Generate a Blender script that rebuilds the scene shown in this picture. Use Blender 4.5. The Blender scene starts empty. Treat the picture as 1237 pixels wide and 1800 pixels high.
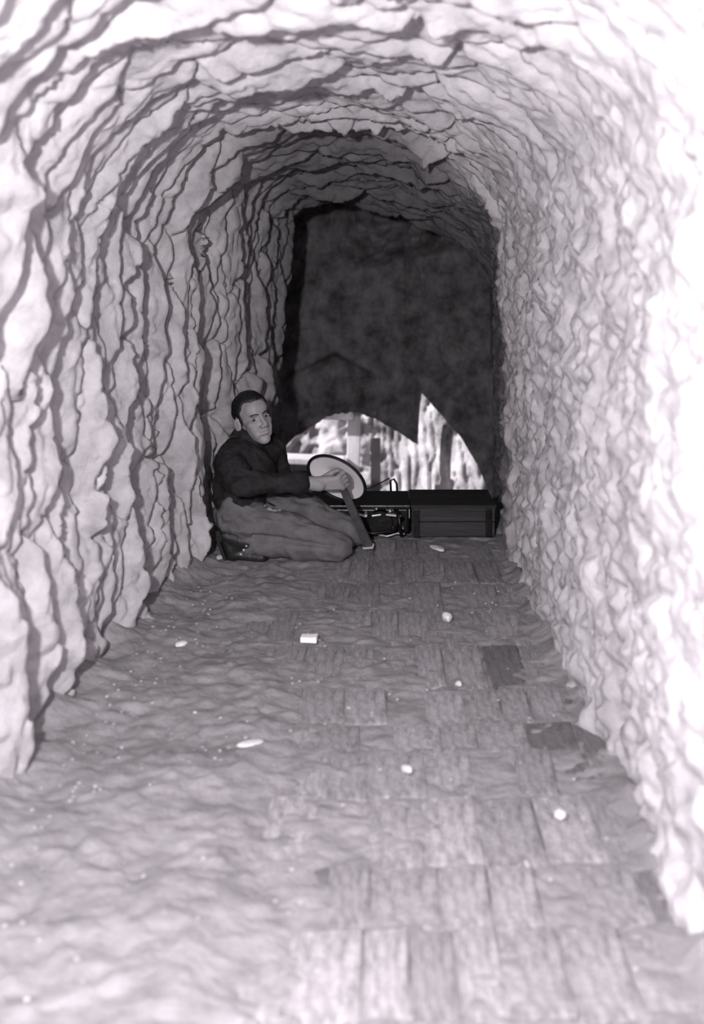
import bpy, bmesh, math, random
import numpy as np
from mathutils import Vector, Matrix

random.seed(7)
C = bpy.context.scene.collection
SC = bpy.context.scene

# ------------------------------------------------------------------ camera
EYE = 1.32                      # metres above the tunnel floor
FPX = 1750.0                    # focal length in pixels of the 1237 x 1800 frame
cam_d = bpy.data.cameras.new('camera')
cam = bpy.data.objects.new('camera', cam_d); C.objects.link(cam)
cam.location = (0, 0, EYE); cam.rotation_euler = (math.radians(90), 0, 0)
cam_d.sensor_fit = 'VERTICAL'; cam_d.sensor_height = 36; cam_d.sensor_width = 36
cam_d.lens = 35.0
cam_d.shift_x = -35.5 / 1800; cam_d.shift_y = -439.0 / 1800
cam_d.clip_start = 0.05; cam_d.clip_end = 200
cam_d.dof.use_dof = True; cam_d.dof.focus_distance = 4.45; cam_d.dof.aperture_fstop = 1.7
SC.camera = cam

# ------------------------------------------------------------------ world, lights, exposure
w = bpy.data.worlds.new('world'); SC.world = w; w.use_nodes = True
bg = w.node_tree.nodes['Background']
bg.inputs['Color'].default_value = (0.80, 0.78, 0.82, 1)
bg.inputs['Strength'].default_value = 0.15
sd = bpy.data.lights.new('sun', 'SUN'); sd.energy = 6.5; sd.angle = math.radians(0.6); sd.color = (1, 0.97, 1)
so = bpy.data.objects.new('sun', sd); C.objects.link(so)
so.rotation_euler = Vector((0.75, 0.28, -0.60)).to_track_quat('-Z', 'Y').to_euler()
fd = bpy.data.lights.new('camera_flash', 'POINT'); fd.energy = 410.0; fd.shadow_soft_size = 0.045
fd.color = (1.0, 0.98, 1.0)
fo = bpy.data.objects.new('camera_flash', fd); C.objects.link(fo); fo.location = (-0.40, 0.20, 1.52)
SC.view_settings.view_transform = 'Standard'; SC.view_settings.look = 'None'
SC.view_settings.exposure = 0.0; SC.view_settings.gamma = 1.0
SC.view_settings.use_curve_mapping = False

# ------------------------------------------------------------------ noise
def hsh(ix, iy, k):
    ix = ix.astype(np.int64); iy = iy.astype(np.int64)
    h = (ix * 374761393 + iy * 668265263 + k * 2147483647 * 31) & 0xFFFFFFFF
    h = ((h ^ (h >> 13)) * 1274126177) & 0xFFFFFFFF
    h = ((h ^ (h >> 16)) * 2246822519) & 0xFFFFFFFF
    return ((h ^ (h >> 15)) & 0xFFFFFF) / float(0xFFFFFF)
def vnoise(x, y, k=0):
    xi = np.floor(x); yi = np.floor(y); fx = x - xi; fy = y - yi
    fx = fx * fx * (3 - 2 * fx); fy = fy * fy * (3 - 2 * fy)
    a = hsh(xi, yi, k); b = hsh(xi + 1, yi, k); c = hsh(xi, yi + 1, k); d = hsh(xi + 1, yi + 1, k)
    return (a * (1 - fx) + b * fx) * (1 - fy) + (c * (1 - fx) + d * fx) * fy * 1.0 - 0.5
def fbm(x, y, k=0, o=4):
    r = 0; a = 1.0
    for i in range(o):
        r = r + a * vnoise(x * 2 ** i, y * 2 ** i, k + i); a *= 0.5
    return r
def worley(x, y, k=0, jit=0.9):
    xi = np.floor(x); yi = np.floor(y)
    wx_ = np.zeros(x.shape); f1 = np.full(x.shape, 9.0); f2 = np.full(x.shape, 9.0); cid = np.zeros(x.shape)
    for dx in (-1, 0, 1):
        for dy in (-1, 0, 1):
            cx = xi + dx; cy = yi + dy
            px = cx + 0.5 + jit * (hsh(cx, cy, k) - 0.5); py = cy + 0.5 + jit * (hsh(cx, cy, k + 7) - 0.5)
            d = np.hypot(px - x, py - y)
            n = d < f1
            f2 = np.where(n, f1, np.minimum(f2, d)); cid = np.where(n, hsh(cx, cy, k + 13), cid); wx_ = np.where(n, x - px, wx_); f1 = np.where(n, d, f1)
    worley.dx = wx_
    return f1, f2, cid
def sstep(a, b, x):
    t = np.clip((x - a) / (b - a), 0, 1); return t * t * (3 - 2 * t)

# ------------------------------------------------------------------ materials
TINT = (1.0, 0.95, 0.99)
def grey(v): return (v * TINT[0], v * TINT[1], v * TINT[2], 1)
def mat(name, lo, hi, scale=8.0, rough=0.9, bump=0.3, bscale=60.0, metallic=0.0, per_object=0.0, spec=0.3, detail=6.0, stretch=None, dist=0.01):
    m = bpy.data.materials.new(name); m.use_nodes = True
    nt = m.node_tree; N = nt.nodes; L = nt.links
    b = N['Principled BSDF']; b.inputs['Roughness'].default_value = rough; b.inputs['Metallic'].default_value = metallic
    b.inputs['Specular IOR Level'].default_value = spec
    tc = N.new('ShaderNodeTexCoord'); mp = N.new('ShaderNodeMapping'); L.new(tc.outputs['Object'], mp.inputs['Vector'])
    if stretch: mp.inputs['Scale'].default_value = stretch
    n = N.new('ShaderNodeTexNoise'); n.inputs['Scale'].default_value = scale; n.inputs['Detail'].default_value = detail; n.inputs['Roughness'].default_value = 0.65
    L.new(mp.outputs[0], n.inputs['Vector'])
    r = N.new('ShaderNodeValToRGB'); r.color_ramp.elements[0].position = 0.33; r.color_ramp.elements[1].position = 0.68
    r.color_ramp.elements[0].color = grey(lo); r.color_ramp.elements[1].color = grey(hi)
    L.new(n.outputs['Fac'], r.inputs['Fac'])
    col = r.outputs['Color']
    if per_object:
        oi = N.new('ShaderNodeObjectInfo'); mr = N.new('ShaderNodeMapRange')
        mr.inputs['To Min'].default_value = 1 - per_object; mr.inputs['To Max'].default_value = 1 + per_object
        L.new(oi.outputs['Random'], mr.inputs['Value'])
        mx = N.new('ShaderNodeVectorMath'); mx.operation = 'SCALE'
        L.new(col, mx.inputs[0]); L.new(mr.outputs[0], mx.inputs['Scale']); col = mx.outputs[0]
    L.new(col, b.inputs['Base Color'])
    if bump:
        n2 = N.new('ShaderNodeTexNoise'); n2.inputs['Scale'].default_value = bscale; n2.inputs['Detail'].default_value = 5
        L.new(mp.outputs[0], n2.inputs['Vector'])
        bp = N.new('ShaderNodeBump'); bp.inputs['Strength'].default_value = bump; bp.inputs['Distance'].default_value = dist
        L.new(n2.outputs['Fac'], bp.inputs['Height']); L.new(bp.outputs['Normal'], b.inputs['Normal'])
    return m
M = dict(
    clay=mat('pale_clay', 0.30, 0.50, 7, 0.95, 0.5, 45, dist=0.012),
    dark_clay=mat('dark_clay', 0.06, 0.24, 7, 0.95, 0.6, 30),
    dirt=mat('packed_dirt', 0.19, 0.30, 9, 0.95, 0.5, 70),
    brick=mat('worn_brick', 0.18, 0.42, 4.5, 0.92, 0.7, 22, per_object=0.15, stretch=(1.3, .9, 1)),
    damp_brick=mat('damp_brick', 0.12, 0.23, 4.5, 0.8, 0.7, 22, per_object=0.15, stretch=(1.3, .9, 1)),
    bank=mat('sunlit_rock', 0.14, 0.80, 4.0, 0.95, 0.5, 20),
    jacket=mat('dark_wool', 0.016, 0.036, 25, 0.95, 0.5, 300, spec=0.1, dist=0.003),
    trousers=mat('worn_cotton', 0.105, 0.165, 14, 0.9, 0.4, 260, spec=0.15, dist=0.003),
    tear=mat('pale_pocket_edge', 0.30, 0.42, 30, 0.9, 0.3, 200),
    skin=mat('skin', 0.24, 0.31, 20, 0.55, 0.25, 220, spec=0.4, dist=0.002),
    lip=mat('lip', 0.17, 0.20, 20, 0.5, 0.1, 200),
    hair=mat('black_hair', 0.006, 0.014, 60, 0.45, 0.6, 180, spec=0.5, stretch=(1, 3, 1), dist=0.004),
    eye=mat('eye_white', 0.20, 0.24, 4, 0.3, 0, spec=0.5),
    iris=mat('dark_iris', 0.01, 0.02, 4, 0.2, 0, spec=0.6),
    leather=mat('dark_leather', 0.006, 0.016, 18, 0.5, 0.5, 90, spec=0.5, dist=0.004),
    rubber=mat('black_rubber', 0.006, 0.012, 12, 0.6, 0.2, 80),
    white=mat('white_enamel', 0.94, 0.96, 5, 0.35, 0.0, spec=0.5),
    whitewash=mat('whitewashed_timber', 0.60, 0.85, 6, 0.8, 0.3, 30, stretch=(1, 1, .2)),
    greypaint=mat('grey_board', 0.25, 0.36, 6, 0.8, 0.3, 30),
    iron=mat('oily_iron', 0.010, 0.03, 12, 0.32, 0.3, 60, metallic=0.6, spec=0.5, dist=0.004),
    bright=mat('worn_bright_steel', 0.55, 0.75, 20, 0.35, 0.1, 60, metallic=0.2),
    plank=mat('tarred_plank', 0.022, 0.05, 9, 0.8, 0.6, 40, per_object=0.3, stretch=(.25, 1, 3)),
    bar=mat('dull_bar', 0.06, 0.11, 18, 0.6, 0.3, 60),
    paper=mat('white_paper', 0.80, 0.92, 8, 0.7, 0.1, 60),
    stone=mat('pale_stone', 0.55, 0.80, 20, 0.9, 0.5, 60, per_object=0.12),
)

def deep_shade():
    # the deep vault and right wall get their shade painted into the clay colour
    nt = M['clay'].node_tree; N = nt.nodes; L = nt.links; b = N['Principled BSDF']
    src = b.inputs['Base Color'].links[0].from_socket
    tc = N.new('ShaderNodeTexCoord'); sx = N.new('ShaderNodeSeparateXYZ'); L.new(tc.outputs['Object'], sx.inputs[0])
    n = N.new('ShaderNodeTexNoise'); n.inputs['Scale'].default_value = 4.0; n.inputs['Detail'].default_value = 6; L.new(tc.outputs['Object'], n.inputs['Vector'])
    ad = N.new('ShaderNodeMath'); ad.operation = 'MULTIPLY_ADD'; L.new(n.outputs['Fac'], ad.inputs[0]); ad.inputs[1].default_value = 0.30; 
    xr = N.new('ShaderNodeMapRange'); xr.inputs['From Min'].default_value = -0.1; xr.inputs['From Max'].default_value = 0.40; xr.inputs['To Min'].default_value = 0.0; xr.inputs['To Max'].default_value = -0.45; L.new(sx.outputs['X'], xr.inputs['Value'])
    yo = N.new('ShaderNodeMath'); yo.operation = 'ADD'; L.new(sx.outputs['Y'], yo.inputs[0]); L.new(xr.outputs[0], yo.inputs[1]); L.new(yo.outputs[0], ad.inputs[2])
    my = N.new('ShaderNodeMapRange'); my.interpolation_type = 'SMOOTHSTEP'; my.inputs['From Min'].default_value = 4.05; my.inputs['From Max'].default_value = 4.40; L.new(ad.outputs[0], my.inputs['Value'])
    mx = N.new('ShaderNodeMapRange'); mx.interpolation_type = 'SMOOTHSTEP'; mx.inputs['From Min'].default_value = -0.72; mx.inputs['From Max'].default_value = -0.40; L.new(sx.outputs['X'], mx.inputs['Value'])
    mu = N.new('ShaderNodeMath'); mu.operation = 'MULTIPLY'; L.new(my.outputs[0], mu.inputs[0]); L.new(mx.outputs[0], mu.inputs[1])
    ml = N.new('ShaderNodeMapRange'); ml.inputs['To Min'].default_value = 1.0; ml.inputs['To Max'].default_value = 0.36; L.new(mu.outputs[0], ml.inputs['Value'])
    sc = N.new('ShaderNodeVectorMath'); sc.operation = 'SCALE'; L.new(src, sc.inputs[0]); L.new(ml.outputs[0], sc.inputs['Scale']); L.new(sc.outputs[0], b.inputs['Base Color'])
deep_shade()

# ------------------------------------------------------------------ object helpers
def link(o, parent=None):
    C.objects.link(o)
    if parent is not None:
        o.parent = parent
        if parent.type == 'EMPTY':
            o.matrix_parent_inverse = Matrix.Translation(-Vector(parent.location))
    return o
def thing(name, loc, label, cat, group=None):
    o = bpy.data.objects.new(name, None); C.objects.link(o); o.location = loc
    o.empty_display_size = 0.05
    o['label'] = label; o['category'] = cat
    if group: o['group'] = group
    return o
def obj(name, bm, m, parent=None, smooth=False, mods=None):
    me = bpy.data.meshes.new(name)
    bmesh.ops.recalc_face_normals(bm, faces=bm.faces)
    bm.to_mesh(me); bm.free()
    me.materials.append(M[m])
    if smooth: me.polygons.foreach_set('use_smooth', [True] * len(me.polygons))
    return link(bpy.data.objects.new(name, me), parent)
def grid_mesh(name, V, m, parent=None, flip=False):
    """V: array (rows, cols, 3) -> one smooth quad mesh"""
    r, c, _ = V.shape
    idx = np.arange(r * c).reshape(r, c)
    q = np.stack([idx[:-1, :-1], idx[:-1, 1:], idx[1:, 1:], idx[1:, :-1]], -1).reshape(-1, 4)
    if flip: q = q[:, ::-1]
    me = bpy.data.meshes.new(name)
    me.vertices.add(r * c); me.vertices.foreach_set('co', V.reshape(-1).astype(np.float32))
    nq = len(q); me.loops.add(nq * 4); me.loops.foreach_set('vertex_index', q.reshape(-1).astype(np.int32))
    me.polygons.add(nq); me.polygons.foreach_set('loop_start', (np.arange(nq) * 4).astype(np.int32))
    me.polygons.foreach_set('use_smooth', np.ones(nq, dtype=bool))
    me.update(calc_edges=True); me.validate()
    me.materials.append(M[m])
    return link(bpy.data.objects.new(name, me), parent)

def add_box(bm, c, s, rot=None, bevel=0.0):
    g = bmesh.ops.create_cube(bm, size=1.0)
    vs = g['verts']
    mx = Matrix.Translation(Vector(c)) @ (rot.to_4x4() if rot is not None else Matrix.Identity(4)) @ Matrix.Diagonal((s[0], s[1], s[2], 1))
    bmesh.ops.transform(bm, matrix=mx, verts=vs)
    if bevel:
        es = list({e for v in vs for e in v.link_edges})
        bmesh.ops.bevel(bm, geom=es, offset=bevel, segments=2, affect='EDGES', profile=0.6)
def frame_to(d):
    return Vector(d).normalized().to_track_quat('Z', 'Y').to_matrix()
def add_ring_tube(bm, pts, radii, n=12, caps=True, closed=False):
    """a tube through pts with one radius per point; radii may be pairs (flattened)"""
    pts = [Vector(p) for p in pts]; rings = []
    prev = None
    for i, p in enumerate(pts):
        if closed: d = pts[(i + 1) % len(pts)] - pts[i - 1]
        elif i == 0: d = pts[1] - p
        elif i == len(pts) - 1: d = p - pts[i - 1]
        else: d = pts[i + 1] - pts[i - 1]
        d.normalize()
        if prev is None:
            u = d.orthogonal().normalized()
        else:
            u = (prev - d * prev.dot(d)).normalized()
        prev = u; v = d.cross(u)
        r = radii[i] if not isinstance(radii, (int, float)) else radii
        rings.append([bm.verts.new(p + (u * math.cos(a) + v * math.sin(a)) * r) for a in [2 * math.pi * k / n for k in range(n)]])
    m = len(rings)
    for i in range(m if closed else m - 1):
        a, b = rings[i], rings[(i + 1) % m]
        for k in range(n): bm.faces.new((a[k], a[(k + 1) % n], b[(k + 1) % n], b[k]))
    if caps and not closed:
        bm.faces.new(rings[0][::-1]); bm.faces.new(rings[-1])
def add_capsule(bm, p1, r1, p2, r2, n=14):
    p1 = Vector(p1); p2 = Vector(p2); d = (p2 - p1)
    if d.length < 1e-5: d = Vector((0, 0, 1e-4))
    d.normalize(); pts = []; rr = []
    for k in range(6):
        a = math.pi / 2 * (1 - (k + 0.12) / 6)
        pts.append(p1 - d * r1 * math.sin(a)); rr.append(r1 * math.cos(a))
    pts.append(p1); rr.append(r1); pts.append(p2); rr.append(r2)
    for k in range(6):
        a = math.pi / 2 * ((k + 0.88) / 6)
        pts.append(p2 + d * r2 * math.sin(a)); rr.append(r2 * math.cos(a))
    add_ring_tube(bm, pts, rr, n)
def add_ell(bm, c, r, rot=None, u=20, v=14):
    g = bmesh.ops.create_uvsphere(bm, u_segments=u, v_segments=v, radius=1.0)
    mx = Matrix.Translation(Vector(c)) @ (rot.to_4x4() if rot is not None else Matrix.Identity(4)) @ Matrix.Diagonal((r[0], r[1], r[2], 1))
    bmesh.ops.transform(bm, matrix=mx, verts=g['verts'])
def fuse(name, bm, voxel, smooth, m, parent, post=None):
    """union of overlapping closed shapes as one continuous smooth surface"""
    me = bpy.data.meshes.new(name + '_raw'); bmesh.ops.recalc_face_normals(bm, faces=bm.faces); bm.to_mesh(me); bm.free()
    o = bpy.data.objects.new(name, me); C.objects.link(o)
    md = o.modifiers.new('r', 'REMESH'); md.mode = 'VOXEL'; md.voxel_size = voxel; md.use_smooth_shade = True
    if smooth:
        ms = o.modifiers.new('s', 'SMOOTH'); ms.factor = 0.5; ms.iterations = smooth
    dg = bpy.context.evaluated_depsgraph_get()
    new = bpy.data.meshes.new_from_object(o.evaluated_get(dg)); new.name = name
    o.modifiers.clear(); o.data = new; bpy.data.meshes.remove(me)
    if post:
        n = len(new.vertices); co = np.empty(n * 3, np.float32); no = np.empty(n * 3, np.float32)
        new.vertices.foreach_get('co', co); new.vertices.foreach_get('normal', no)
        co = post(co.reshape(-1, 3).astype(float), no.reshape(-1, 3).astype(float))
        new.vertices.foreach_set('co', co.astype(np.float32).reshape(-1)); new.update()
    new.materials.clear(); new.materials.append(M[m])
    new.polygons.foreach_set('use_smooth', [True] * len(new.polygons))
    if parent is not None:
        o.parent = parent
        if parent.type == 'EMPTY': o.matrix_parent_inverse = Matrix.Translation(-Vector(parent.location))
    return o
def at(px, py, y):
    """world point that stands at depth y, on the sight line through a photograph point"""
    return Vector(((px - 654) * y / FPX, y, EYE - (py - 461) * y / FPX))

# ------------------------------------------------------------------ tunnel shell
YL = [-1.6, 0.0, 2.0, 3.0, 3.6, 4.0, 4.30, 4.45, 4.65, 4.85, 5.3, 6.3, 6.36, 6.7, 8.05]
XLv = [-0.97, -0.97, -0.96, -0.94, -0.90, -0.85, -0.745, -0.84, -0.84, -0.72, -0.665, -0.572, -1.10, -1.20, -1.20]
YZ = [-1.6, 2.0, 2.6, 3.4, 4.0, 4.4, 6.3, 6.36, 8.05]
ZCv = [0.70, 0.68, 0.66, 0.65, 0.62, 0.60, 0.415, 0.85, 0.85]
YR = [-1.6, 0.0, 1.8, 3.0, 4.46, 5.0, 5.6, 6.3, 8.05]
XRv = [0.66, 0.64, 0.62, 0.63, 0.60, 0.665, 0.725, 0.79, 0.98]
ZB = -0.30
def XL(y): return np.interp(y, YL, XLv)
def XR(y): return np.interp(y, YR, XRv)
def shell():
    yy = np.concatenate([np.linspace(-1.6, 1.5, 60)[:-1], np.linspace(1.5, 8.05, 7000)])
    arc = np.concatenate([[0], np.cumsum(np.hypot(np.diff(yy), np.diff(XL(yy))))])
    a15 = np.interp(1.5, yy, arc)
    aa = np.concatenate([np.linspace(0, a15, 60)[:-1], np.linspace(a15, arc[-1], 860)])
    ys = np.interp(aa, arc, yy)
    NJ = 560
    V = np.zeros((len(ys), NJ, 3)); S = np.zeros((len(ys), NJ))
    nl = np.interp(ys, [0, 4.2, 6.3, 6.4], [2.3, 2.4, 4.5, 3.0]); nr = np.interp(ys, [0, 4.4, 6.3, 6.38], [2.5, 2.6, 1.5, 2.4])
    zl = np.interp(ys, [0, 4.0, 6.3], [-0.05, -0.05, 0.10]); zr = np.interp(ys, [0, 4.4, 6.3, 6.38], [0.0, 0.0, -0.25, 0.1])
    zc = np.interp(ys, YZ, ZCv); xl = XL(ys); xr = XR(ys)
    t = np.linspace(0, math.pi / 2, 140)
    for i, y in enumerate(ys):
        xc = -0.12 if y < 4 else -0.11
        flare = 0.03
        zz = np.linspace(ZB, EYE + zl[i], 60)[:-1]
        lx = xl[i] - flare * (EYE - zz).clip(0) * 0.5
        ax = xc - (xc - xl[i]) * np.cos(t) ** (2 / nl[i]); az = EYE + zl[i] + (zc[i] - zl[i]) * np.sin(t) ** (2 / nl[i])
        t2 = t[::-1]
        bx = xc + (xr[i] - xc) * np.cos(t2) ** (2 / nr[i]); bz = EYE + zr[i] + (zc[i] - zr[i]) * np.sin(t2) ** (2 / nr[i])
        z2 = np.linspace(EYE + zr[i], ZB, 60)[1:]
        rx = xr[i] + 0.03 * (EYE - z2).clip(0) * 0.4
        X = np.concatenate([lx, ax, bx[1:], rx]); Z = np.concatenate([zz, az, bz[1:], z2])
        s = np.concatenate([[0], np.cumsum(np.hypot(np.diff(X), np.diff(Z)))])
        f = np.linspace(0, s[-1], NJ)
        V[i, :, 0] = np.interp(f, s, X); V[i, :, 1] = y; V[i, :, 2] = np.interp(f, s, Z); S[i] = f - s[np.argmax(Z)]
    A = np.repeat(aa[:, None], NJ, 1); Y = V[:, :, 1]; Z = V[:, :, 2]
    gi = np.gradient(V, axis=0); gj = np.gradient(V, axis=1)
    nrm = np.cross(gi, gj); nrm /= np.linalg.norm(nrm, axis=2, keepdims=True) + 1e-9
    # make it point into the tunnel
    cen = np.stack([np.full_like(Y, -0.1), Y, np.full_like(Y, 1.1)], -1)
    sg = np.sign(((cen - V) * nrm).sum(-1)); sg[sg == 0] = 1
    nrm *= np.where(np.median(sg) > 0, 1, -1)
    right = sstep(0.45, 0.95, S)                      # 0 on the left wall and vault, 1 on the right wall
    # left wall and vault: long upright flakes of clay parted by cracks
    wx = A + 0.045 * fbm(A * 4, S * 5, 3, 4) + 0.02 * fbm(A * 18, S * 18, 4, 3)
    f1, f2, cid = worley(wx / 0.12, S / 0.48 + 0.25 * fbm(A * 6, S * 4, 9, 3), 21); tx = worley.dx
    e = np.clip(f2 - f1, 0, 0.7)
    dl = 0.034 * np.sqrt(e) - 0.055 * np.exp(-(e / 0.075) ** 2) * np.clip(1.5 * fbm(A * 3, S * 2, 77, 3) + 0.45, 0.05, 1.4) + 0.030 * (cid - 0.5) * sstep(0, 0.2, e) + 0.085 * tx * sstep(0, 0.12, e) * (0.4 + cid)
    g1, g2, gid = worley((A + 0.02 * fbm(A * 9, S * 9, 5, 3)) / 0.05, S / 0.12 + 0.4 * fbm(A * 9, S * 8, 14, 2), 33)
    e2 = np.clip(g2 - g1, 0, 0.7)
    dl += 0.016 * np.sqrt(e2) + 0.014 * (gid - .5) * sstep(0, .25, e2)
    dl += 0.026 * fbm(A * 13, S * 9, 40, 5)
    # long deep cracks that run up the wall and round the vault
    for cy, s0, s1, dep, wid, k in ((2.50, -1.3, 0.35, .075, .016, 1), (2.62, -2.6, -1.2, .05, .013, 2), (2.95, -2.9, -0.9, .06, .012, 3), (3.22, -3.2, -1.3, .06, .014, 4),
            (3.58, -3.2, -0.5, .085, .017, 5), (3.80, -2.6, -0.7, .05, .010, 6), (4.02, -2.6, 0.1, .075, .014, 7), (4.22, -2.4, -0.6, .05, .010, 8), (5.5, -2.4, -0.8, .05, .008, 9),
            (3.35, -0.5, 0.7, .06, .016, 10), (4.10, -0.3, 0.75, .10, .024, 11), (4.36, -0.1, 0.80, .11, .026, 12), (5.10, -0.3, 0.7, .10, .03, 13), (5.75, -0.3, 0.9, .09, .03, 14), (2.25, -2.9, -1.6, .05, .014, 15)):
        ca = np.interp(cy, ys, aa)
        off = A - ca - 0.13 * fbm(S * 1.6, S * 0 + k, k, 5) - 0.035 * fbm(S * 9, A * 3, k + 50, 3)
        on = sstep(s0 - .1, s0 + .15, S) * (1 - sstep(s1 - .15, s1 + .1, S)) * (0.45 + 1.1 * np.clip(vnoise(S * 4, S * 0 + k * 3.1, k) + .5, 0, 1))
        dl -= 0.9 * dep * on * sstep(-0.003, 0.006, off) * np.exp(-off.clip(0) / (wid * 7)) - 0.35 * dep * on * np.exp(off.clip(-9, 0) / (wid * 6)) * sstep(0.006, -0.003, off)
    # right wall: short slanting pick marks, chips
    q = A * 0.8 + Z * 0.6; p = Z * 0.8 - A * 0.6
    h1, h2, hid = worley((q + 0.02 * fbm(A * 9, Z * 9, 6, 3)) / 0.10, (p + 0.02 * fbm(A * 9, Z * 9, 8, 3)) / 0.055, 51)
    e3 = np.clip(h2 - h1, 0, 0.7)
    dr = 0.005 * np.sqrt(e3) + 0.010 * fbm(A * 30, Z * 30, 66, 3) + 0.007 * (hid - .5) * sstep(0, .3, e3) + 0.012 * worley.dx * sstep(0, .1, e3) + 0.045 * fbm(A * 9, Z * 9, 60, 5) + 0.02 * (vnoise(A * 26, Z * 26, 70))
    calm = 1 - 0.45 * sstep(6.36, 6.5, Y)
    lump = 0.06 * vnoise(A * 2.2, S * 1.8, 80)
    D = (dl * (1 - right) + dr * right) * calm + lump
    # lip of rock on the right of the vault that faces the camera
    lip = sstep(4.375, 4.40, Y + 0.03 * vnoise(S * 7, S * 0, 3)) * sstep(0.28, 0.44, S) * (1 - 0.65 * sstep(0.62, 0.95, S)) * (1 - sstep(1.0, 1.5, S)) * (1 - sstep(4.9, 5.8, Y))
    D += 0.075 * lip
    fade = sstep(-1.6, -1.4, Y)
    W = V + nrm * (D * fade)[:, :, None]
    jl = int(np.argmin(np.abs(S[200] + 1.0))); jr = int(np.argmin(np.abs(S[200] - 0.62)))
    jl = np.clip(jl, 60, 240); jr = np.clip(jr, 300, NJ - 40)
    for nm, a, b in (('wall_left', 0, jl + 1), ('ceiling', jl, jr + 1), ('wall_right', jr, NJ)):
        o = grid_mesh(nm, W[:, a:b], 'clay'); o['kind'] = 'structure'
shell()

# ------------------------------------------------------------------ end wall with its low opening
def wall_back():
    y0 = 7.9; k = FPX / y0
    prof = [(300, 1400), (484, 1400), (486, 797), (520, 768), (560, 742), (590, 722), (632, 724), (662, 738), (700, 757), (724, 776), (734, 780),
            (737, 720), (741, 692), (752, 702), (775, 728), (800, 757), (822, 788), (845, 826), (858, 858), (866, 880), (868, 1400), (960, 1400)]
    px = np.concatenate([np.linspace(368, 480, 30), np.linspace(481, 490, 10), np.linspace(491, 730, 150), np.linspace(731, 745, 16), np.linspace(746, 864, 80), np.linspace(865, 870, 6), np.linspace(872, 960, 24)])
    pz = np.interp(px, [p[0] for p in prof], [p[1] for p in prof])
    pz = pz + 5 * fbm(px / 14.0, px * 0, 5, 3)
    X = (px - 654) / k; T = EYE - (pz - 461) / k
    v = np.linspace(0, 1, 150)[:, None]
    Z = T[None] + v * (EYE + 1.0 - T[None]); XX = np.repeat(X[None], 150, 0)
    Yf = y0 + 0.05 * fbm(XX * 4, Z * 4, 90, 5) + 0.02 * fbm(XX * 18, Z * 9, 95, 3)
    w1, w2, wc = worley(XX / 0.16 + .4 * fbm(XX * 6, Z * 6, 97, 3), Z / 0.10 + .4 * fbm(XX * 6, Z * 6, 98, 3), 99)
    rough = sstep(EYE - 0.15, EYE + 0.2, Z - 0.35 * (XX - 0.1)) * sstep(-0.25, 0.15, XX)
    Yf -= 1.1 * (Z - 1.30 - 0.2 * (XX - 0.1)).clip(0) * sstep(-0.45, 0.1, XX)
    Yf -= rough * 1.3 * (0.10 * (wc - .5) * sstep(0, .3, w2 - w1) + 0.05 * np.sqrt(np.clip(w2 - w1, 0, .6)))
    xa = (588 - 654) / k
    ridge = EYE - (620 - 461) / k - np.where(XX < xa, (xa - XX) * 0.5, (XX - xa) * 0.55)
    Yf -= sstep(0.02, -0.02, Z - ridge) * (0.13 - 0.28 * np.abs(XX - xa)).clip(0)
    F = np.stack([XX, Yf, Z], -1); Bk = np.stack([XX, Yf * 0 + y0 + 0.22, Z], -1)
    # front, underside of the opening, back: one closed strip
    allr = np.concatenate([Bk[::-1], Bk[:1] * .5 + F[:1] * .5, F], 0)
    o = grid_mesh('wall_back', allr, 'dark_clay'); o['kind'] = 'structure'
wall_back()

# rock bank in the open air behind the opening
def bank():
    xs = np.linspace(-2.6, 2.8, 300); zs = np.linspace(-2.0, 1.1, 180)
    XX, ZZ = np.meshgrid(xs, zs)
    wob = XX + 0.04 * fbm(XX * 4, ZZ * 3, 2, 3)
    f1, f2, cid = worley(wob / 0.075, ZZ / 0.7 + fbm(XX * 3, ZZ * 2, 6, 2) * .5, 4)
    e = np.clip(f2 - f1, 0, .7); r = sstep(-0.05, 0.25, XX)
    D = r * (0.05 * np.sqrt(e) - 0.03 * np.exp(-(e / .09) ** 2) + 0.04 * (cid - .5))
    h1, h2, hid = worley(XX / 0.16 + .3 * fbm(XX * 6, ZZ * 6, 1, 3), ZZ / 0.13 + .3 * fbm(XX * 6, ZZ * 6, 2, 3), 8)
    D += (1 - r) * (0.10 * (hid - .5) * sstep(0, .3, h2 - h1) + 0.06 * fbm(XX * 7, ZZ * 7, 7, 4))
    Y = 9.6 - 0.55 * sstep(0.2, 1.0, XX) * 1.0 + 0.12 * (ZZ + 0.3) - D
    o = grid_mesh('rock_bank', np.stack([XX, Y, ZZ], -1), 'bank'); o['kind'] = 'structure'
bank()

# ------------------------------------------------------------------ floor
def ground(x, y):
    left = sstep(0.0, -0.55, x + 0.10 * vnoise(y * 3, x * 3, 3))
    near = sstep(2.75, 2.45, y) * sstep(-0.24, -0.34, x + 0.05 * vnoise(y * 6, x * 4, 8))
    z = -0.004 + 0.013 * left + 0.020 * near
    z = z + 0.016 * fbm(x * 6, y * 5, 11, 4) * (0.5 + left) + 0.011 * fbm(x * 26, y * 30, 15, 3)
    z = z + 0.09 * np.exp(-np.clip(x - XL(y) - 0.02, 0, 9) / 0.07) * (0.6 + vnoise(y * 7, x * 2, 4)) + 0.07 * np.exp(-np.clip(XR(y) - x, 0, 9) / 0.03) * (0.3 + vnoise(y * 9, x * 2, 5))
    z = z + 0.06 * np.exp(-((x + 0.93) ** 2 / 0.02 + (y - 4.35) ** 2 / 0.10))
    z = z - 0.34 * np.clip(y - 5.15, 0, 9)
    return z
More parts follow.
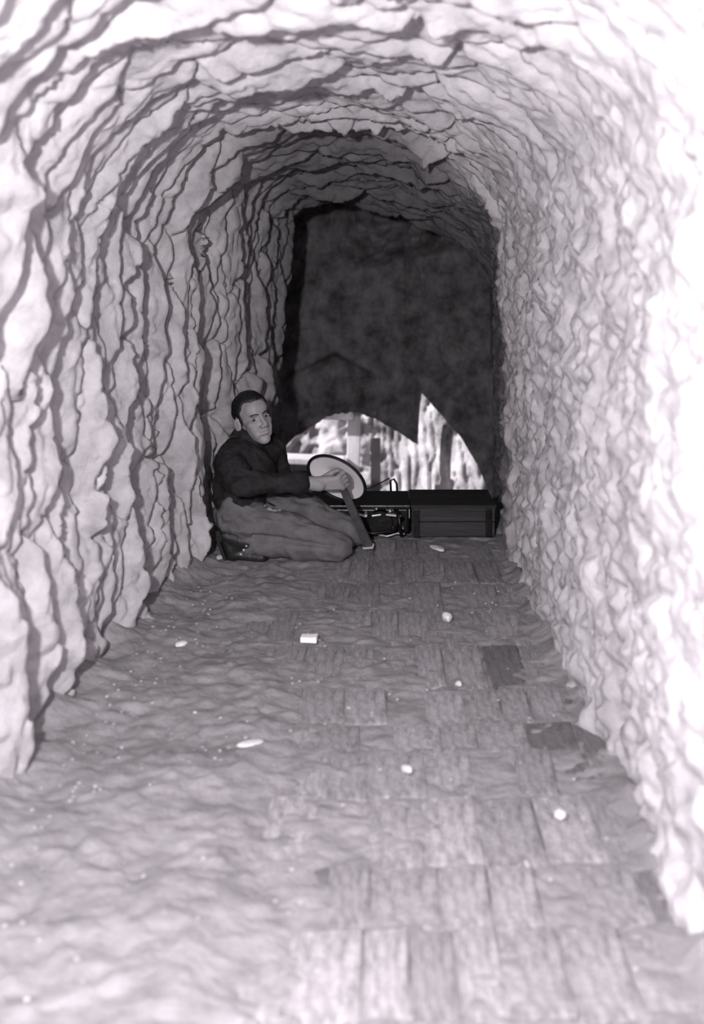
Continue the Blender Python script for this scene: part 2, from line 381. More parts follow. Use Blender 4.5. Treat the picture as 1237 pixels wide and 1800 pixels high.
def floor():
    ys = np.concatenate([np.linspace(-1.6, 1.4, 60)[:-1], np.linspace(1.4, 5.2, 460)[:-1], np.linspace(5.2, 10.0, 60)])
    u = np.linspace(0, 1, 230)
    Y = np.repeat(ys[:, None], 230, 1)
    l = np.where(ys > 8.1, -2.6, -1.30)[:, None]; r = np.where(ys > 8.1, 2.8, 1.1)[:, None]
    X = l + (r - l) * u[None]
    o = grid_mesh('floor', np.stack([X, Y, ground(X, Y)], -1), 'dirt'); o['kind'] = 'structure'
    return o
FLOOR = floor()

def brick_meshes():
    out = []
    for k in range(6):
        bm = bmesh.new(); bmesh.ops.create_cube(bm, size=1.0)
        bmesh.ops.scale(bm, vec=(1, 1, 1), verts=bm.verts)
        for v in bm.verts:
            v.co += Vector((random.uniform(-.03, .03), random.uniform(-.03, .03), random.uniform(-.03, .03)))
        me = bpy.data.meshes.new('brick'); bmesh.ops.recalc_face_normals(bm, faces=bm.faces)
        bmesh.ops.bevel(bm, geom=list(bm.edges), offset=0.03, segments=1, affect='EDGES')
        bm.to_mesh(me); bm.free(); me.materials.append(M['brick']); out.append(me)
    return out
def bricks():
    ms = brick_meshes()
    lines = [1.50, 1.73, 1.976, 2.181, 2.46, 2.689, 2.855, 3.084, 3.427, 3.762, 4.096, 4.408, 4.70]
    for r in range(len(lines) - 1):
        a, b = lines[r], lines[r + 1]
        x = (-0.30 if a < 2.6 else -0.62) + random.uniform(-.05, .05)
        while x < XR(a) + 0.04:
            wd = random.uniform(0.085, 0.150)
            o = bpy.data.objects.new('brick', random.choice(ms)); link(o, FLOOR)
            L = (b - a) - random.uniform(0.006, 0.014)
            o.scale = (wd - random.uniform(0.003, 0.010), L, 0.07)
            top = random.uniform(-0.004, 0.004)
            if random.random() < 0.1: top -= 0.012
            o.location = (x + wd / 2, (a + b) / 2 + random.uniform(-.012, .012), top - 0.035)
            o.rotation_euler = (random.gauss(0.026, .012), random.gauss(0, .02), random.gauss(0, .025))
            cx = 654 + FPX * o.location.x / o.location.y; cy = 461 + FPX * EYE / o.location.y
            if any(abs(cx - q) < 45 and abs(cy - w) < 60 for q, w in ((1150, 1570), (545, 1610), (1000, 1350), (1060, 1270), (880, 1170))):
                o.material_slots[0].link = 'OBJECT'; o.material_slots[0].material = M['damp_brick']
            x += wd
bricks()

# ------------------------------------------------------------------ open air: post, low wall
def outside():
    t = thing('timber_post', (at(622, 800, 8.9).x, 8.9, -1.2), 'white upright timber post outside, seen through the low opening at the tunnel end', 'post')
    bm = bmesh.new(); a = at(622, 800, 8.9)
    add_box(bm, (a.x, 8.9, -0.2), (0.115, 0.10, 2.0), Matrix.Rotation(math.radians(1.5), 3, 'Y'), 0.008)
    obj('shaft', bm, 'whitewash', t)
    bm = bmesh.new(); b = at(612, 735, 8.82)
    add_box(bm, (b.x - .10, 8.80, b.z + .05), (0.30, 0.05, 0.12), Matrix.Rotation(math.radians(3), 3, 'Y'), 0.006)
    obj('crosspiece', bm, 'greypaint', t)
    t = thing('low_wall', (-0.7, 8.75, -1.2), 'low grey wall with a white coping outside, left of the white post', 'wall')
    z = at(540, 806, 8.7).z
    bm = bmesh.new(); add_box(bm, (-0.83, 8.75, z - 0.55), (1.15, 0.16, 1.06), None, 0.01); obj('wall_face', bm, 'greypaint', t)
    bm = bmesh.new(); add_box(bm, (-0.83, 8.72, z), (1.17, 0.24, 0.05), Matrix.Rotation(math.radians(2.5), 3, 'Y'), 0.008); obj('coping', bm, 'whitewash', t)
    t = thing('dark_board', (0.02, 9.05, -1.0), 'dark upright board outside, right beside the white post', 'board')
    a = at(660, 800, 9.0); bm = bmesh.new()
    add_box(bm, (a.x, 9.02, a.z - 0.3), (0.09, 0.05, 0.9), None, 0.006); obj('face', bm, 'greypaint', t)
outside()

# ------------------------------------------------------------------ motor cart: wooden box, motor, steering wheel
WC = at(592, 840, 4.63); WN = Vector((0.44, -0.38, 0.81)).normalized()
def cart():
    t = thing('wooden_cart', (0.39, 4.92, 0), 'low dark cart box of tarred boards against the right wall', 'cart')
    x0, x1 = 0.19, 0.585; zt = 0.152
    hs = [0.072, 0.068]; z = 0.008
    for i, h in enumerate(hs):
        bm = bmesh.new(); add_box(bm, ((x0 + x1) / 2, 4.765 + random.uniform(-.004, .004), z + h / 2), (x1 - x0, 0.025, h - 0.005), Matrix.Rotation(random.gauss(0, .004), 3, 'Y'), 0.003)
        obj('board', bm, 'plank', t); z += h
        bm = bmesh.new(); add_box(bm, ((x0 + x1) / 2, 5.07, z - h / 2), (x1 - x0, 0.025, h - 0.005), None, 0.003); obj('board', bm, 'plank', t)
    for x in (x0 + 0.012, x1 - 0.012):
        bm = bmesh.new(); add_box(bm, (x, 4.918, zt / 2), (0.024, 0.28, zt - 0.01), None, 0.003); obj('end_board', bm, 'plank', t)
    bm = bmesh.new(); add_box(bm, ((x0 + x1) / 2, 4.918, zt), (x1 - x0 + 0.01, 0.335, 0.016), None, 0.003); obj('lid', bm, 'plank', t)
    for x in (x0 + .02, x1 - .03):
        bm = bmesh.new(); add_box(bm, (x, 4.745, 0.078), (0.03, 0.012, 0.135), None, 0.002); obj('iron_strap', bm, 'iron', t)
        for zz in (0.04, 0.115):
            bm = bmesh.new(); add_ell(bm, (x, 4.738, zz), (0.007, 0.005, 0.007), None, 10, 6); obj('bolt', bm, 'iron', t, True)

    t = thing('motor', (-0.03, 4.9, 0), 'oily black motor with steering wheel in front of the kneeling man', 'motor')
    bm = bmesh.new(); add_box(bm, (-0.092, 4.93, 0.072), (0.54, 0.26, 0.125), None, 0.012); obj('housing', bm, 'iron', t)
    bm = bmesh.new(); add_box(bm, (-0.092, 4.92, 0.146), (0.552, 0.31, 0.020), None, 0.005); obj('cover', bm, 'iron', t)
    bm = bmesh.new(); add_ring_tube(bm, [(0.04, 4.80, 0.078), (0.04, 4.74, 0.078)], 0.055, 24); obj('flywheel', bm, 'iron', t, False)
    bm = bmesh.new(); add_ring_tube(bm, [(0.04, 4.745, 0.078), (0.04, 4.722, 0.078)], 0.014, 16); obj('hub', bm, 'iron', t)
    for k in range(6):
        bm = bmesh.new(); add_box(bm, (-0.30 + k * 0.030, 4.79, 0.08), (0.007, 0.05, 0.09), None, 0.002); obj('cooling_fin', bm, 'iron', t)
    bm = bmesh.new(); add_ring_tube(bm, [(-0.20, 4.77, 0.05), (-0.1, 4.745, 0.045), (0.0, 4.735, 0.03), (0.10, 4.745, 0.04), (0.15, 4.79, 0.09)], 0.010, 10); obj('pipe', bm, 'iron', t, True)
    bm = bmesh.new(); add_ring_tube(bm, [(0.03, 4.745, 0.022), (0.07, 4.730, 0.018), (0.12, 4.738, 0.030), (0.155, 4.75, 0.024)], 0.004, 8); obj('brass_tube', bm, 'bright', t, True)
    for x, a, l in ((-0.05, 20, .035), (0.02, -8, .045), (0.09, 6, .05)):
        bm = bmesh.new(); add_box(bm, (x, 4.752, 0.115), (l, 0.03, 0.007), Matrix.Rotation(math.radians(a), 3, 'Y'), 0.002); obj('clip', bm, 'bright', t)
    bm = bmesh.new(); add_ring_tube(bm, [(0.10, 4.80, 0.14), (0.125, 4.75, 0.125), (0.13, 4.735, 0.08), (0.14, 4.74, 0.015)], 0.009, 10); obj('pipe', bm, 'iron', t, True)
    for i, (x, z) in enumerate([(0.02, 0.142), (0.13, 0.11), (-0.03, 0.115), (0.10, 0.04), (0.085, 0.135), (-0.06, 0.045), (0.145, 0.05)]):
        bm = bmesh.new(); add_ring_tube(bm, [(x, 4.80, z), (x, 4.752 - 0.012 * (i % 3), z)], 0.0045 + 0.0012 * (i % 3), 6); obj('bolt', bm, 'bright', t)
    # hook and thin rod on the cover
    bm = bmesh.new(); b = at(694, 862, 4.80)
    add_ring_tube(bm, [at(698, 864, 4.8), at(697, 850, 4.8), at(692, 842, 4.8), at(686, 845, 4.8), at(687, 864, 4.8)], 0.0055, 8); obj('hook', bm, 'rubber', t, True)
    bm = bmesh.new(); add_ring_tube(bm, [at(640, 862, 4.60), at(662, 852, 4.66), at(684, 841, 4.79)], 0.0028, 8); obj('thin_rod', bm, 'rubber', t, True)
    # steering wheel
    c = WC; n = WN; R = frame_to(n)
    rad = 0.147
    def ring(r, off): return [c + R @ Vector((r * math.cos(a), r * math.sin(a), off)) for a in [2 * math.pi * i / 64 for i in range(64)]]
    wheel = None
    bm = bmesh.new(); add_ring_tube(bm, ring(rad, 0), 0.0075, 10, closed=True); wheel = obj('steering_wheel', bm, 'rubber', t, True)
    bm = bmesh.new(); prof = [(0.0, 0.022), (0.03, 0.021), (0.035, 0.012), (0.08, 0.006), (0.135, -0.002), (0.140, -0.002), (0.140, -0.010), (0.03, -0.012), (0.0, -0.012)]
    rs = []
    for r, h in prof[1:-1]:
        rs.append([bm.verts.new(c + R @ Vector((r * math.cos(a), r * math.sin(a), h))) for a in [2 * math.pi * i / 48 for i in range(48)]])
    for i in range(len(rs) - 1):
        for k in range(48): bm.faces.new((rs[i][k], rs[i][(k + 1) % 48], rs[i + 1][(k + 1) % 48], rs[i + 1][k]))
    bm.faces.new(rs[0]); bm.faces.new(rs[-1][::-1])
    d = obj('wheel_disc', bm, 'white', wheel, True)
    d['label'] = 'white enamelled disc inside the dark rim'
    for a0 in (95, 215, 335):
        bm = bmesh.new(); a = math.radians(a0)
        add_ring_tube(bm, [c + R @ Vector((0.03 * math.cos(a), 0.03 * math.sin(a), -.014)), c + R @ Vector((rad * math.cos(a), rad * math.sin(a), -.006))], 0.005, 8)
        obj('spoke', bm, 'rubber', wheel, True)
    bm = bmesh.new(); add_ring_tube(bm, [c - n * 0.012, c - n * 0.07, Vector((-0.12, 4.88, 0.15))], 0.013, 12); obj('steering_column', bm, 'iron', t, True)
cart()

# ------------------------------------------------------------------ bar in the man's fist
BT = at(591, 832, 4.335); BB = Vector((-0.016, 4.50, 0.034))
def bar():
    t = thing('flat_bar', BB, "dull flat bar slanting from the man's fist to the floor", 'bar')
    d = (BB - BT).normalized(); R = Matrix.Rotation(math.radians(-20), 3, d) @ frame_to(d)
    L = (BB - BT).length; mid = (BT + BB) / 2
    bm = bmesh.new(); add_box(bm, mid, (0.040, 0.018, L), R, 0.004)
    for v in bm.verts:
        k = (v.co - BT).dot(d) / L; ax = BT + d * (k * L); v.co = ax + (v.co - ax) * (0.72 + 0.4 * k)
    obj('shank', bm, 'bar', t)
    bm = bmesh.new(); add_box(bm, BB - d * 0.002, (0.050, 0.024, 0.012), R, 0.002); o = obj('end_cap', bm, 'bright', t); o['label'] = 'shiny metal end cap'
bar()

# ------------------------------------------------------------------ the kneeling man
HEAD = at(446, 737, 4.47)
def head_frame():
    yaw = math.radians(32); pitch = math.radians(9); roll = math.radians(13)
    F = Vector((math.sin(yaw) * math.cos(pitch), -math.cos(yaw) * math.cos(pitch), math.sin(pitch)))
    U0 = Vector((0, 0, 1)); U0 = (U0 - F * U0.dot(F)).normalized()
    X0 = F.cross(U0)                    # image left of the face when it looks at us -> his right
    U = (U0 * math.cos(roll) - X0 * math.sin(roll) * -1).normalized() if False else (Matrix.Rotation(roll, 3, F) @ U0)
    Xr = F.cross(U)
    return Matrix((( -Xr.x, F.x, U.x), (-Xr.y, F.y, U.y), (-Xr.z, F.z, U.z)))   # columns: his left, forward, up
HR = head_frame(); HS = 0.94
def hp(x, y, z): return HEAD + HR @ (Vector((x, y, z)) * HS)
SH_R = Vector((-0.615, 4.345, 0.455)); SH_L = Vector((-0.475, 4.625, 0.455))
EL_R = Vector((-0.560, 4.215, 0.375)); WR_R = at(536, 848, 4.30)
EL_L = Vector((-0.43, 4.69, 0.29)); WR_L = Vector((-0.355, 4.63, 0.285))
NECK = Vector((-0.555, 4.49, 0.525)); CHEST = Vector((-0.575, 4.485, 0.39)); PELV = Vector((-0.60, 4.49, 0.205))
HIP_R = Vector((-0.595, 4.405, 0.195)); HIP_L = Vector((-0.595, 4.575, 0.195))
KN_R = Vector((-0.150, 4.375, 0.072)); KN_L = Vector((-0.085, 4.56, 0.072))
AN_R = Vector((-0.575, 4.375, 0.098)); AN_L = Vector((-0.575, 4.60, 0.098))

def fist(bm, wrist, grip, axis, reach, thumb_side, s=1.0):
    """palm and five separate bent fingers closed round a bar: grip = a point on the bar, axis = along the bar, reach = wrist to grip"""
    a = axis.normalized(); f = reach.normalized(); nrm = a.cross(f).normalized() * thumb_side
    f = nrm.cross(a).normalized() * (1 if nrm.cross(a).dot(reach) > 0 else -1)
    pc = grip - f * 0.035 + nrm * 0.024
    add_capsule(bm, wrist, 0.030 * s, wrist.lerp(pc, 0.5), 0.032 * s)
    for k in (-1.2, -0.4, 0.4, 1.2):
        add_capsule(bm, wrist.lerp(pc, 0.35) + a * 0.012 * k, 0.020 * s, grip + a * (0.019 * k) * s - f * 0.002 + nrm * 0.026, 0.0135 * s)
    for i, k in enumerate((-1.5, -0.5, 0.5, 1.5)):
        ln = (0.92, 1.05, 1.0, 0.8)[i]; o = a * (0.0205 * k)
        p0 = grip + o + nrm * 0.026 - f * 0.002; p1 = grip + o + nrm * 0.012 + f * 0.027 * ln
        p2 = grip + o - nrm * 0.018 + f * 0.020 * ln; p3 = grip + o - nrm * 0.022 - f * 0.010
        add_capsule(bm, p0, 0.0118, p1, 0.0105, 10); add_capsule(bm, p1, 0.0105, p2, 0.0092, 10); add_capsule(bm, p2, 0.0092, p3, 0.0084, 10)
    t0 = wrist.lerp(pc, 0.6) - a * 0.018 - nrm * 0.008; t1 = grip - a * 0.040 - f * 0.016 - nrm * 0.012; t2 = grip - a * 0.034 + f * 0.012 - nrm * 0.022
    add_capsule(bm, t0, 0.016, t1, 0.0125, 10); add_capsule(bm, t1, 0.0125, t2, 0.0095, 10)

def man():
    t = thing('person', (-0.45, 4.45, 0), 'dark-haired man in a dark jacket kneeling by the steering wheel, head turned toward us', 'person')
    bm = bmesh.new()
    # head
    E = lambda c, r, rot=None: add_ell(bm, hp(*c), [q * HS for q in r], HR @ rot if rot is not None else HR)
    E((0, -0.012, 0.045), (0.077, 0.098, 0.085)); E((0, 0.030, -0.025), (0.061, 0.062, 0.088))
    E((0, 0.046, 0.05), (0.060, 0.048, 0.05))
    E((0, 0.062, -0.098), (0.026, 0.024, 0.024)); E((0, 0.05, -0.075), (0.040, 0.030, 0.034)) 
    for s in (-1, 1):
        E((s * 0.040, 0.006, -0.056), (0.021, 0.034, 0.028)); add_capsule(bm, hp(s * 0.038, 0.016, -0.064), 0.020, hp(s * 0.009, 0.060, -0.100), 0.019); E((s * 0.040, 0.050, -0.018), (0.024, 0.026, 0.024)); E((s * 0.032, 0.050, -0.042), (0.026, 0.028, 0.034))
        E((s * 0.021, 0.078, 0.026), (0.020, 0.012, 0.010)); E((s * 0.013, 0.100, -0.034), (0.0095, 0.012, 0.009))
        E((s * 0.082, -0.016, -0.004), (0.008, 0.021, 0.033), Matrix.Rotation(s * math.radians(28), 3, 'Z'))
        E((s * 0.026, 0.050, -0.065), (0.024, 0.030, 0.030))
    add_capsule(bm, hp(0, 0.088, 0.016), 0.0095 * HS, hp(0, 0.110, -0.028), 0.0125 * HS)
    E((0, 0.084, -0.0555), (0.025, 0.011, 0.0062)); E((0, 0.083, -0.0695), (0.022, 0.011, 0.0070)); E((0, 0.072, -0.062), (0.032, 0.02, 0.022))
    add_capsule(bm, hp(0, -0.028, -0.05), 0.057, NECK + Vector((0, 0, -0.02)), 0.062)
    # trunk and limbs under the clothes
    add_ell(bm, CHEST, (0.105, 0.135, 0.13)); add_ell(bm, PELV, (0.105, 0.135, 0.105)); add_capsule(bm, CHEST, 0.11, PELV, 0.105)
    for a, b, c in ((SH_R, EL_R, WR_R), (SH_L, EL_L, WR_L)):
        add_capsule(bm, NECK + Vector((0, 0, -0.06)), 0.055, a, 0.042); add_capsule(bm, a, 0.036, b, 0.028); add_capsule(bm, b, 0.028, c, 0.028)
    for h, k, an in ((HIP_R, KN_R, AN_R), (HIP_L, KN_L, AN_L)):
        add_capsule(bm, h, 0.06, h.lerp(k, 0.62) + Vector((0, 0, 0.02)), 0.042); add_capsule(bm, h.lerp(k, 0.62) + Vector((0, 0, 0.02)), 0.042, k, 0.040); add_capsule(bm, k, 0.042, an, 0.034)
        add_capsule(bm, an, 0.035, an + Vector((-0.045, 0, -0.05)), 0.028); add_capsule(bm, an + Vector((-0.045, 0, -0.05)), 0.028, an + Vector((0.05, 0, -0.072)), 0.02)
    gr = BT + (BB - BT).normalized() * 0.035
    fist(bm, WR_R, gr, BB - BT, gr - WR_R, 1)
    fist(bm, WR_L, Vector((-0.290, 4.64, 0.283)), Vector((0.2, 1, 0)), Vector((1, 0, -.1)), -1, 0.95)
    HRi = HR.inverted(); hm = np.array([list(r) for r in HRi])
    def post(co, no):
        l = (co - np.array(HEAD)) @ hm.T / HS
        hw = np.array([list(r) for r in HR])
        d = np.zeros_like(l)
        for s in (-1, 1):
            q = ((l[:, 0] - s * 0.033) / 0.019) ** 2 + ((l[:, 2] - 0.004) / 0.0125) ** 2
            d[:, 1] -= 0.013 * np.exp(-q * 0.8) * (l[:, 1] > 0.03)
            q = ((l[:, 0] - s * 0.030) / 0.010) ** 2 + ((l[:, 2] + 0.045) / 0.02) ** 2        # fold from nose to mouth
            d[:, 1] -= 0.003 * np.exp(-q) * (l[:, 1] > 0.03)
            q = ((l[:, 0] - s * 0.088) / 0.010) ** 2 + ((l[:, 1] + 0.014) / 0.010) ** 2 + ((l[:, 2] + 0.0) / 0.018) ** 2  # ear hollow
            d[:, 0] -= s * 0.005 * np.exp(-q)
        q = (l[:, 0] / 0.026) ** 2 * 0.7 + ((l[:, 2] + 0.0622) / 0.0026) ** 2                      # parting of the lips
        d[:, 1] -= 0.006 * np.exp(-q) * (l[:, 1] > 0.05)
        q = (l[:, 0] / 0.02) ** 2 + ((l[:, 2] + 0.081) / 0.006) ** 2
        d[:, 1] -= 0.004 * np.exp(-q) * (l[:, 1] > 0.05)
        return co + (d * HS) @ hw.T
    fuse('body', bm, 0.0030, 6, 'skin', t, post)
    # eyes, brows, lips
    for s in (-1, 1):
        bm = bmesh.new(); add_ell(bm, hp(s * 0.033, 0.0625, 0.003), (0.0118, 0.0118, 0.0118)); e = obj('eye', bm, 'eye', t, True)
        bm = bmesh.new(); add_ell(bm, hp(s * 0.033 - 0.0022, 0.0738, 0.0045), (0.0062 * HS, 0.0026, 0.0062 * HS), HR); obj('iris', bm, 'iris', e, True)
        bm = bmesh.new(); add_capsule(bm, hp(s * 0.012, 0.0905, 0.024), 0.0024, hp(s * 0.028, 0.0868, 0.029), 0.0032); add_capsule(bm, hp(s * 0.028, 0.0868, 0.029), 0.0032, hp(s * 0.045, 0.0745, 0.027), 0.0030); obj('eyebrow', bm, 'hair', t, True)
        bm = bmesh.new(); P = [hp(s * (0.033 + 0.0155 * math.cos(q)), 0.0705 - 0.0045 * abs(math.cos(q)), 0.004 + 0.0072 * math.sin(q)) for q in np.linspace(0.1, 3.04, 9)]
        add_ring_tube(bm, P, 0.0036, 8); obj('eyelid', bm, 'skin', t, True)
        bm = bmesh.new(); P = [hp(s * (0.033 + 0.0150 * math.cos(q)), 0.0690 - 0.0045 * abs(math.cos(q)), 0.002 - 0.0090 * math.sin(q)) for q in np.linspace(0.1, 3.04, 9)]
        add_ring_tube(bm, P, 0.0032, 8); obj('eyelid', bm, 'skin', t, True)
    # hair: combed back, from a smooth hairline
    bm = bmesh.new(); rings = []; NA = 96; NT = 26
    for i in range(NA):
        ph = -math.pi + 2 * math.pi * i / NA; ap = math.degrees(abs(ph))
        tm = np.interp(ap, [0, 22, 40, 52, 64, 74, 80, 90, 104, 120, 145, 180], [66, 64, 58, 66, 84, 100, 104, 97, 97, 118, 138, 142])
        tm = math.radians(tm + 1.5 * math.sin(ph * 17) + 1.0 * math.sin(ph * 29 + 1)); col = []
        for k in range(NT + 1):
            th = max(0.02, tm * k / NT); g = 1 + 0.012 * math.sin(ph * 31 + 5 * th) * math.sin(th) + 0.012 * math.sin(9 * th + 3 * ph)
            g *= 1 - 0.05 * max(0, (k / NT - 0.86) / 0.14)
            x, y, z = math.sin(th) * math.sin(ph), math.sin(th) * math.cos(ph), math.cos(th)
            p = Vector((x * 0.0845 * g, y * 0.106 * g - 0.015, z * 0.094 * g + 0.047))
            col.append(bm.verts.new(hp(*p)))
        rings.append(col)
    for i in range(NA):
        a, b = rings[i], rings[(i + 1) % NA]
        for k in range(NT): bm.faces.new((a[k], b[k], b[k + 1], a[k + 1]))
    bmesh.ops.recalc_face_normals(bm, faces=bm.faces)
    bmesh.ops.solidify(bm, geom=list(bm.faces), thickness=0.007)
    obj('hair', bm, 'hair', t, True)
    for s in (-1, 1):
        bm = bmesh.new(); add_ell(bm, hp(s * 0.071, 0.012, 0.022), (0.007, 0.012, 0.026), HR); obj('sideburn', bm, 'hair', t, True)

    # jacket
    bm = bmesh.new()
    add_ell(bm, CHEST + Vector((0, 0, 0.0)), (0.135, 0.165, 0.155)); add_capsule(bm, CHEST + Vector((-.005, 0, .03)), 0.128, PELV + Vector((0, 0, 0.045)), 0.120)
    add_ell(bm, PELV + Vector((0.0, 0, 0.06)), (0.118, 0.148, 0.07))
    for a, b, c in ((SH_R, EL_R, WR_R), (SH_L, EL_L, WR_L)):
        e = c + (b - c).normalized() * 0.022
        add_capsule(bm, NECK + Vector((0, 0, -0.045)), 0.075, a, 0.066); add_capsule(bm, a, 0.066, b, 0.058); add_capsule(bm, b, 0.058, e, 0.046)
    add_capsule(bm, CHEST + Vector((0.03, .02, 0)), 0.11, SH_L, 0.07)
    add_capsule(bm, NECK + Vector((-0.01, 0, -0.03)), 0.078, NECK + Vector((0.0, 0, -0.01)), 0.070)
    def wrinkle(amp, f, k):
        def p(co, no):
            n = fbm(co[:, 0] * f + co[:, 2] * f * .6, co[:, 1] * f + co[:, 2] * f * .9, k, 3)
            n2 = 0.5 - np.abs(fbm(co[:, 0] * f * .7 - co[:, 1] * f * .5, co[:, 2] * f * 1.3, k + 9, 2))
            return co + no * (amp * (n + 0.7 * n2 - .3))[:, None]
        return p
    jk = fuse('jacket', bm, 0.006, 4, 'jacket', t, wrinkle(0.022, 12, 5))
    for c, b in ((WR_R, EL_R), (WR_L, EL_L)):
        d = (b - c).normalized(); bm = bmesh.new()
        add_ring_tube(bm, [c - d * 0.004, c - d * 0.006, c + d * 0.03, c + d * 0.055], [0.044, 0.0495, 0.053, 0.050], 24); obj('cuff', bm, 'jacket', jk, True)
    bm = bmesh.new(); cx = NECK + Vector((0.004, 0, 0.012)); P = []
    ax = (hp(0, -0.03, -0.05) - NECK).normalized(); R = frame_to(ax)
    for rr, hh in ((0.080, -0.03), (0.076, 0.006), (0.071, 0.022), (0.066, 0.018), (0.066, -0.03)):
        P.append([bm.verts.new(cx + R @ Vector((rr * math.cos(q), rr * math.sin(q), hh))) for q in [2 * math.pi * i / 32 for i in range(32)]])
    for i in range(4):
        for k in range(32): bm.faces.new((P[i][k], P[i][(k + 1) % 32], P[i + 1][(k + 1) % 32], P[i + 1][k]))
    obj('collar', bm, 'jacket', jk, True)

    # trousers
    bm = bmesh.new()
    add_ell(bm, PELV + Vector((0.005, 0, -0.01)), (0.122, 0.152, 0.125))
    for h, k, an, up in ((HIP_R, KN_R, AN_R, 0.016), (HIP_L, KN_L, AN_L, 0.055)):
        add_capsule(bm, h + Vector((0, 0, 0.0)), 0.098, h.lerp(k, 0.62) + Vector((0, 0, up)), 0.074)
        add_capsule(bm, h.lerp(k, 0.62) + Vector((0, 0, up)), 0.074, k + Vector((-0.02, 0, 0.012)), 0.060)
        add_capsule(bm, k, 0.062, k.lerp(an, 0.45) + Vector((0, 0, -0.006)), 0.066); add_capsule(bm, k.lerp(an, 0.45) + Vector((0, 0, -0.006)), 0.066, an + Vector((0.05, 0, -0.012)), 0.056)
    def pt(co, no):
        co = wrinkle(0.026, 13, 31)(co, no)
        for h, k, an in ((HIP_R, KN_R, AN_R), (HIP_L, KN_L, AN_L)):                    # crease where thigh rests on calf
            m = (np.abs(co[:, 1] - h.y) < 0.12) & (co[:, 0] > -0.52) & (co[:, 0] < -0.16)
            line = np.interp(co[:, 0], [-0.6, -0.16], [0.145, 0.085])
            g = 0.012 * np.exp(-((co[:, 2] - line) / 0.010) ** 2) * m
            co = co - no * g[:, None] * (np.abs(no[:, 1]) > 0.3)[:, None]
        co[:, 2] = np.maximum(co[:, 2], 0.004)
        return co
    tr = fuse('trousers', bm, 0.006, 3, 'trousers', t, pt)
    # torn pocket edge on the hip
    from mathutils.bvhtree import BVHTree
    tm = tr.data; bv = BVHTree.FromPolygons([v.co for v in tm.vertices], [p.vertices for p in tm.polygons])
    def on(px, py):
        p = at(px, py, 4.3); h = bv.ray_cast(Vector((0, 0, EYE)), (p - Vector((0, 0, EYE))).normalized()); return h[0], h[1]
    bm = bmesh.new(); pts = [on(q, w) for q, w in ((466, 889), (474, 894), (482, 897), (491, 897))]
    for (p, n), rr in zip(pts, (0.010, 0.016, 0.017, 0.010)):
        add_ell(bm, p, (rr, rr * 0.75, 0.004), n.to_track_quat('Z', 'Y').to_matrix(), 12, 8)
    o = fuse('pocket_flap', bm, 0.002, 2, 'tear', tr); o['label'] = 'pale frayed pocket edge'
    bm = bmesh.new(); pts = [on(q, w) for q, w in ((467, 882), (475, 886), (484, 890))]
    add_ring_tube(bm, [p for p, n in pts], [0.003, 0.006, 0.003], 8); o = obj('pocket_slit', bm, 'jacket', tr, True); o['label'] = 'dark slit of the torn pocket'

    # boots, toes tucked under
    for an in (AN_R, AN_L):
        y = an.y; bm = bmesh.new()
        heel = Vector((an.x - 0.066, y, 0.118)); ball = Vector((an.x - 0.035, y, 0.038)); toe = Vector((an.x + 0.092, y - 0.025, 0.030))
        add_capsule(bm, an + Vector((0.035, 0, -0.005)), 0.050, an, 0.047); add_capsule(bm, an, 0.047, heel, 0.036)
        add_capsule(bm, an + Vector((-.01, 0, -.01)), 0.042, ball, 0.036); add_capsule(bm, heel, 0.034, ball, 0.036); add_capsule(bm, ball, 0.036, toe, 0.028)
        def fl(co, no): co[:, 2] = np.maximum(co[:, 2], 0.003); return co
        bt = fuse('boot', bm, 0.005, 3, 'leather', t, fl)
        bm = bmesh.new(); add_box(bm, heel + Vector((-0.030, 0, 0.004)), (0.022, 0.062, 0.05), Matrix.Rotation(math.radians(-12), 3, 'Y'), 0.004); obj('heel_block', bm, 'rubber', bt)
        bm = bmesh.new(); add_box(bm, (heel + ball) / 2 + Vector((-0.034, 0, -0.01)), (0.014, 0.07, 0.11), Matrix.Rotation(math.radians(-20), 3, 'Y'), 0.004); obj('sole', bm, 'rubber', bt)
        for k in range(3):
            q = an + Vector((0.028 - 0.012 * k, -0.046, -0.012 - 0.018 * k)); bm = bmesh.new(); add_ell(bm, q, (0.005, 0.004, 0.005), None, 8, 6); obj('eyelet', bm, 'bright', bt, True)
man()

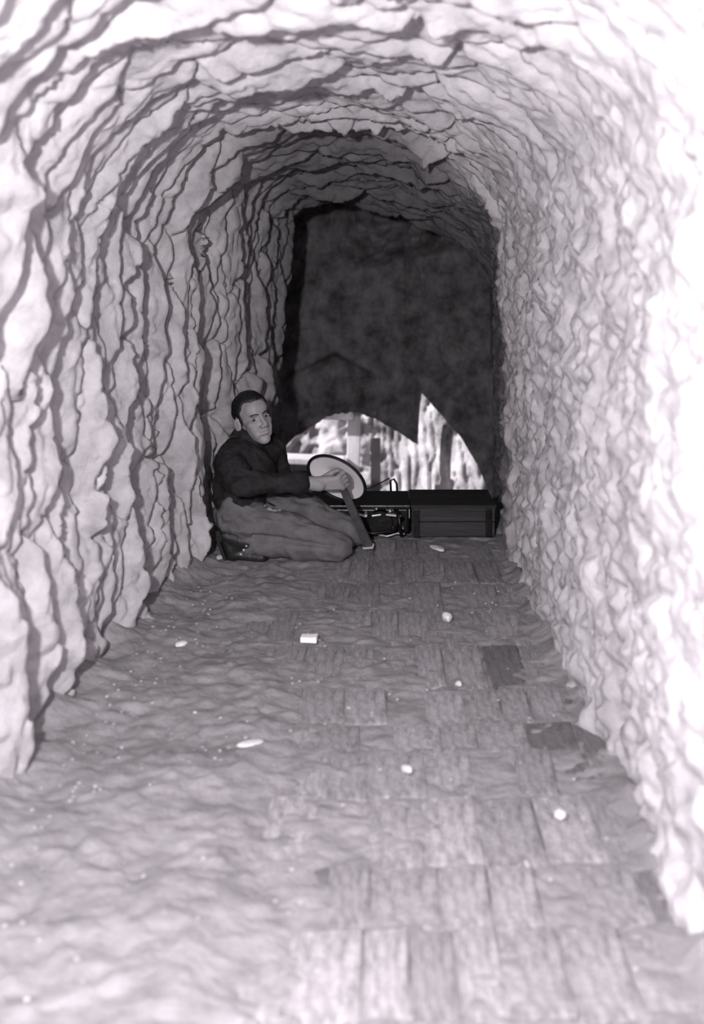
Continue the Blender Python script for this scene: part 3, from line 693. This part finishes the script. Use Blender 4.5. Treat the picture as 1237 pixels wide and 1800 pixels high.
# ------------------------------------------------------------------ small things on the floor
def packet():
    p = Vector(((543 - 654) / 511.0, 3.43, 0))
    t = thing('paper_packet', (p.x, p.y, 0.012), 'small bright white packet lying alone on the floor in front of the man', 'packet')
    bm = bmesh.new(); add_box(bm, (p.x, p.y, 0.024), (0.056, 0.036, 0.019), Matrix.Rotation(math.radians(-6), 3, 'Z'), 0.002); b = obj('box', bm, 'paper', t)
    bm = bmesh.new(); add_box(bm, (p.x + 0.0225, p.y - 0.002, 0.0245), (0.012, 0.0375, 0.0205), Matrix.Rotation(math.radians(-6), 3, 'Z'), 0.002); obj('flap', bm, 'paper', t)
packet()
def stone(px, py, sx, sy, sz, label, seed, name='stone'):
    d = FPX * EYE / (py - 461.0); x = (px - 654) * d / FPX
    bm = bmesh.new(); bmesh.ops.create_icosphere(bm, subdivisions=2, radius=1.0)
    rr = random.Random(seed); dirs = [Vector((rr.gauss(0, 1), rr.gauss(0, 1), rr.gauss(0, 1))).normalized() for _ in range(7)]
    for v in bm.verts:
        q = v.co.copy()
        for n in dirs:
            k = q.dot(n)
            if k > 0.72: q -= n * (k - 0.72)
        v.co = Vector((q.x * sx, q.y * sy, q.z * sz))
    o = obj(name, bm, 'stone'); o.location = (x, d, sz * 0.62 + 0.010); o.rotation_euler = (0, 0, rr.uniform(0, 3))
    o['label'] = label; o['category'] = 'stone'
stone(715, 1364, .016, .013, .012, 'small round pale stone on the bricks in the middle of the floor', 1)
stone(985, 1446, .017, .015, .012, 'pale stone on the bricks toward the right wall, nearest of the loose stones', 2)
stone(785, 1095, .026, .018, .018, 'pale angular stone on the bricks behind the white packet, toward the right', 3)
stone(768, 970, .055, .024, .010, 'flat pale stone slab on the floor just in front of the dark cart', 4, 'flat_stone')
stone(1060, 1294, .019, .014, .012, 'larger white stone at the foot of the right wall, one of a close pair', 5)
stone(1077, 1288, .010, .010, .009, 'smaller white stone at the foot of the right wall, one of a close pair', 6)
stone(806, 1210, .012, .010, .008, 'small white stone in a brick joint, right half of the floor', 7)
stone(318, 1140, .026, .016, .010, 'pale flat stone half buried in the dirt near the left wall', 8)
stone(385, 990, .030, .02, .016, "pale clod on the dirt just below the man's boots", 9)
stone(440, 1318, .040, .02, .008, 'pale flat stone in the dirt at the left end of the bricks', 10)
def crumbs():
    bm = bmesh.new(); rr = random.Random(4)
    for _ in range(260):
        y = rr.uniform(1.7, 4.22); x = rr.uniform(-0.62, 0.54)
        if rr.random() < 0.4: x = float(XL(y)) + abs(rr.gauss(0.06, 0.10)) + .13
        s = rr.uniform(0.002, 0.006)
        z = max(float(ground(np.array([x]), np.array([y]))[0]), 0.004 if x > -0.3 else -9) + s * 0.3
        g = bmesh.ops.create_icosphere(bm, subdivisions=1, radius=s)
        for v in g['verts']: v.co = Vector((v.co.x * rr.uniform(.7, 1.4), v.co.y * rr.uniform(.7, 1.3), v.co.z * .7)) + Vector((x, y, z))
    o = obj('dirt_crumbs', bm, 'clay'); o['kind'] = 'stuff'; o['label'] = 'pale crumbs of clay scattered over the tunnel floor'; o['category'] = 'crumbs'
crumbs()
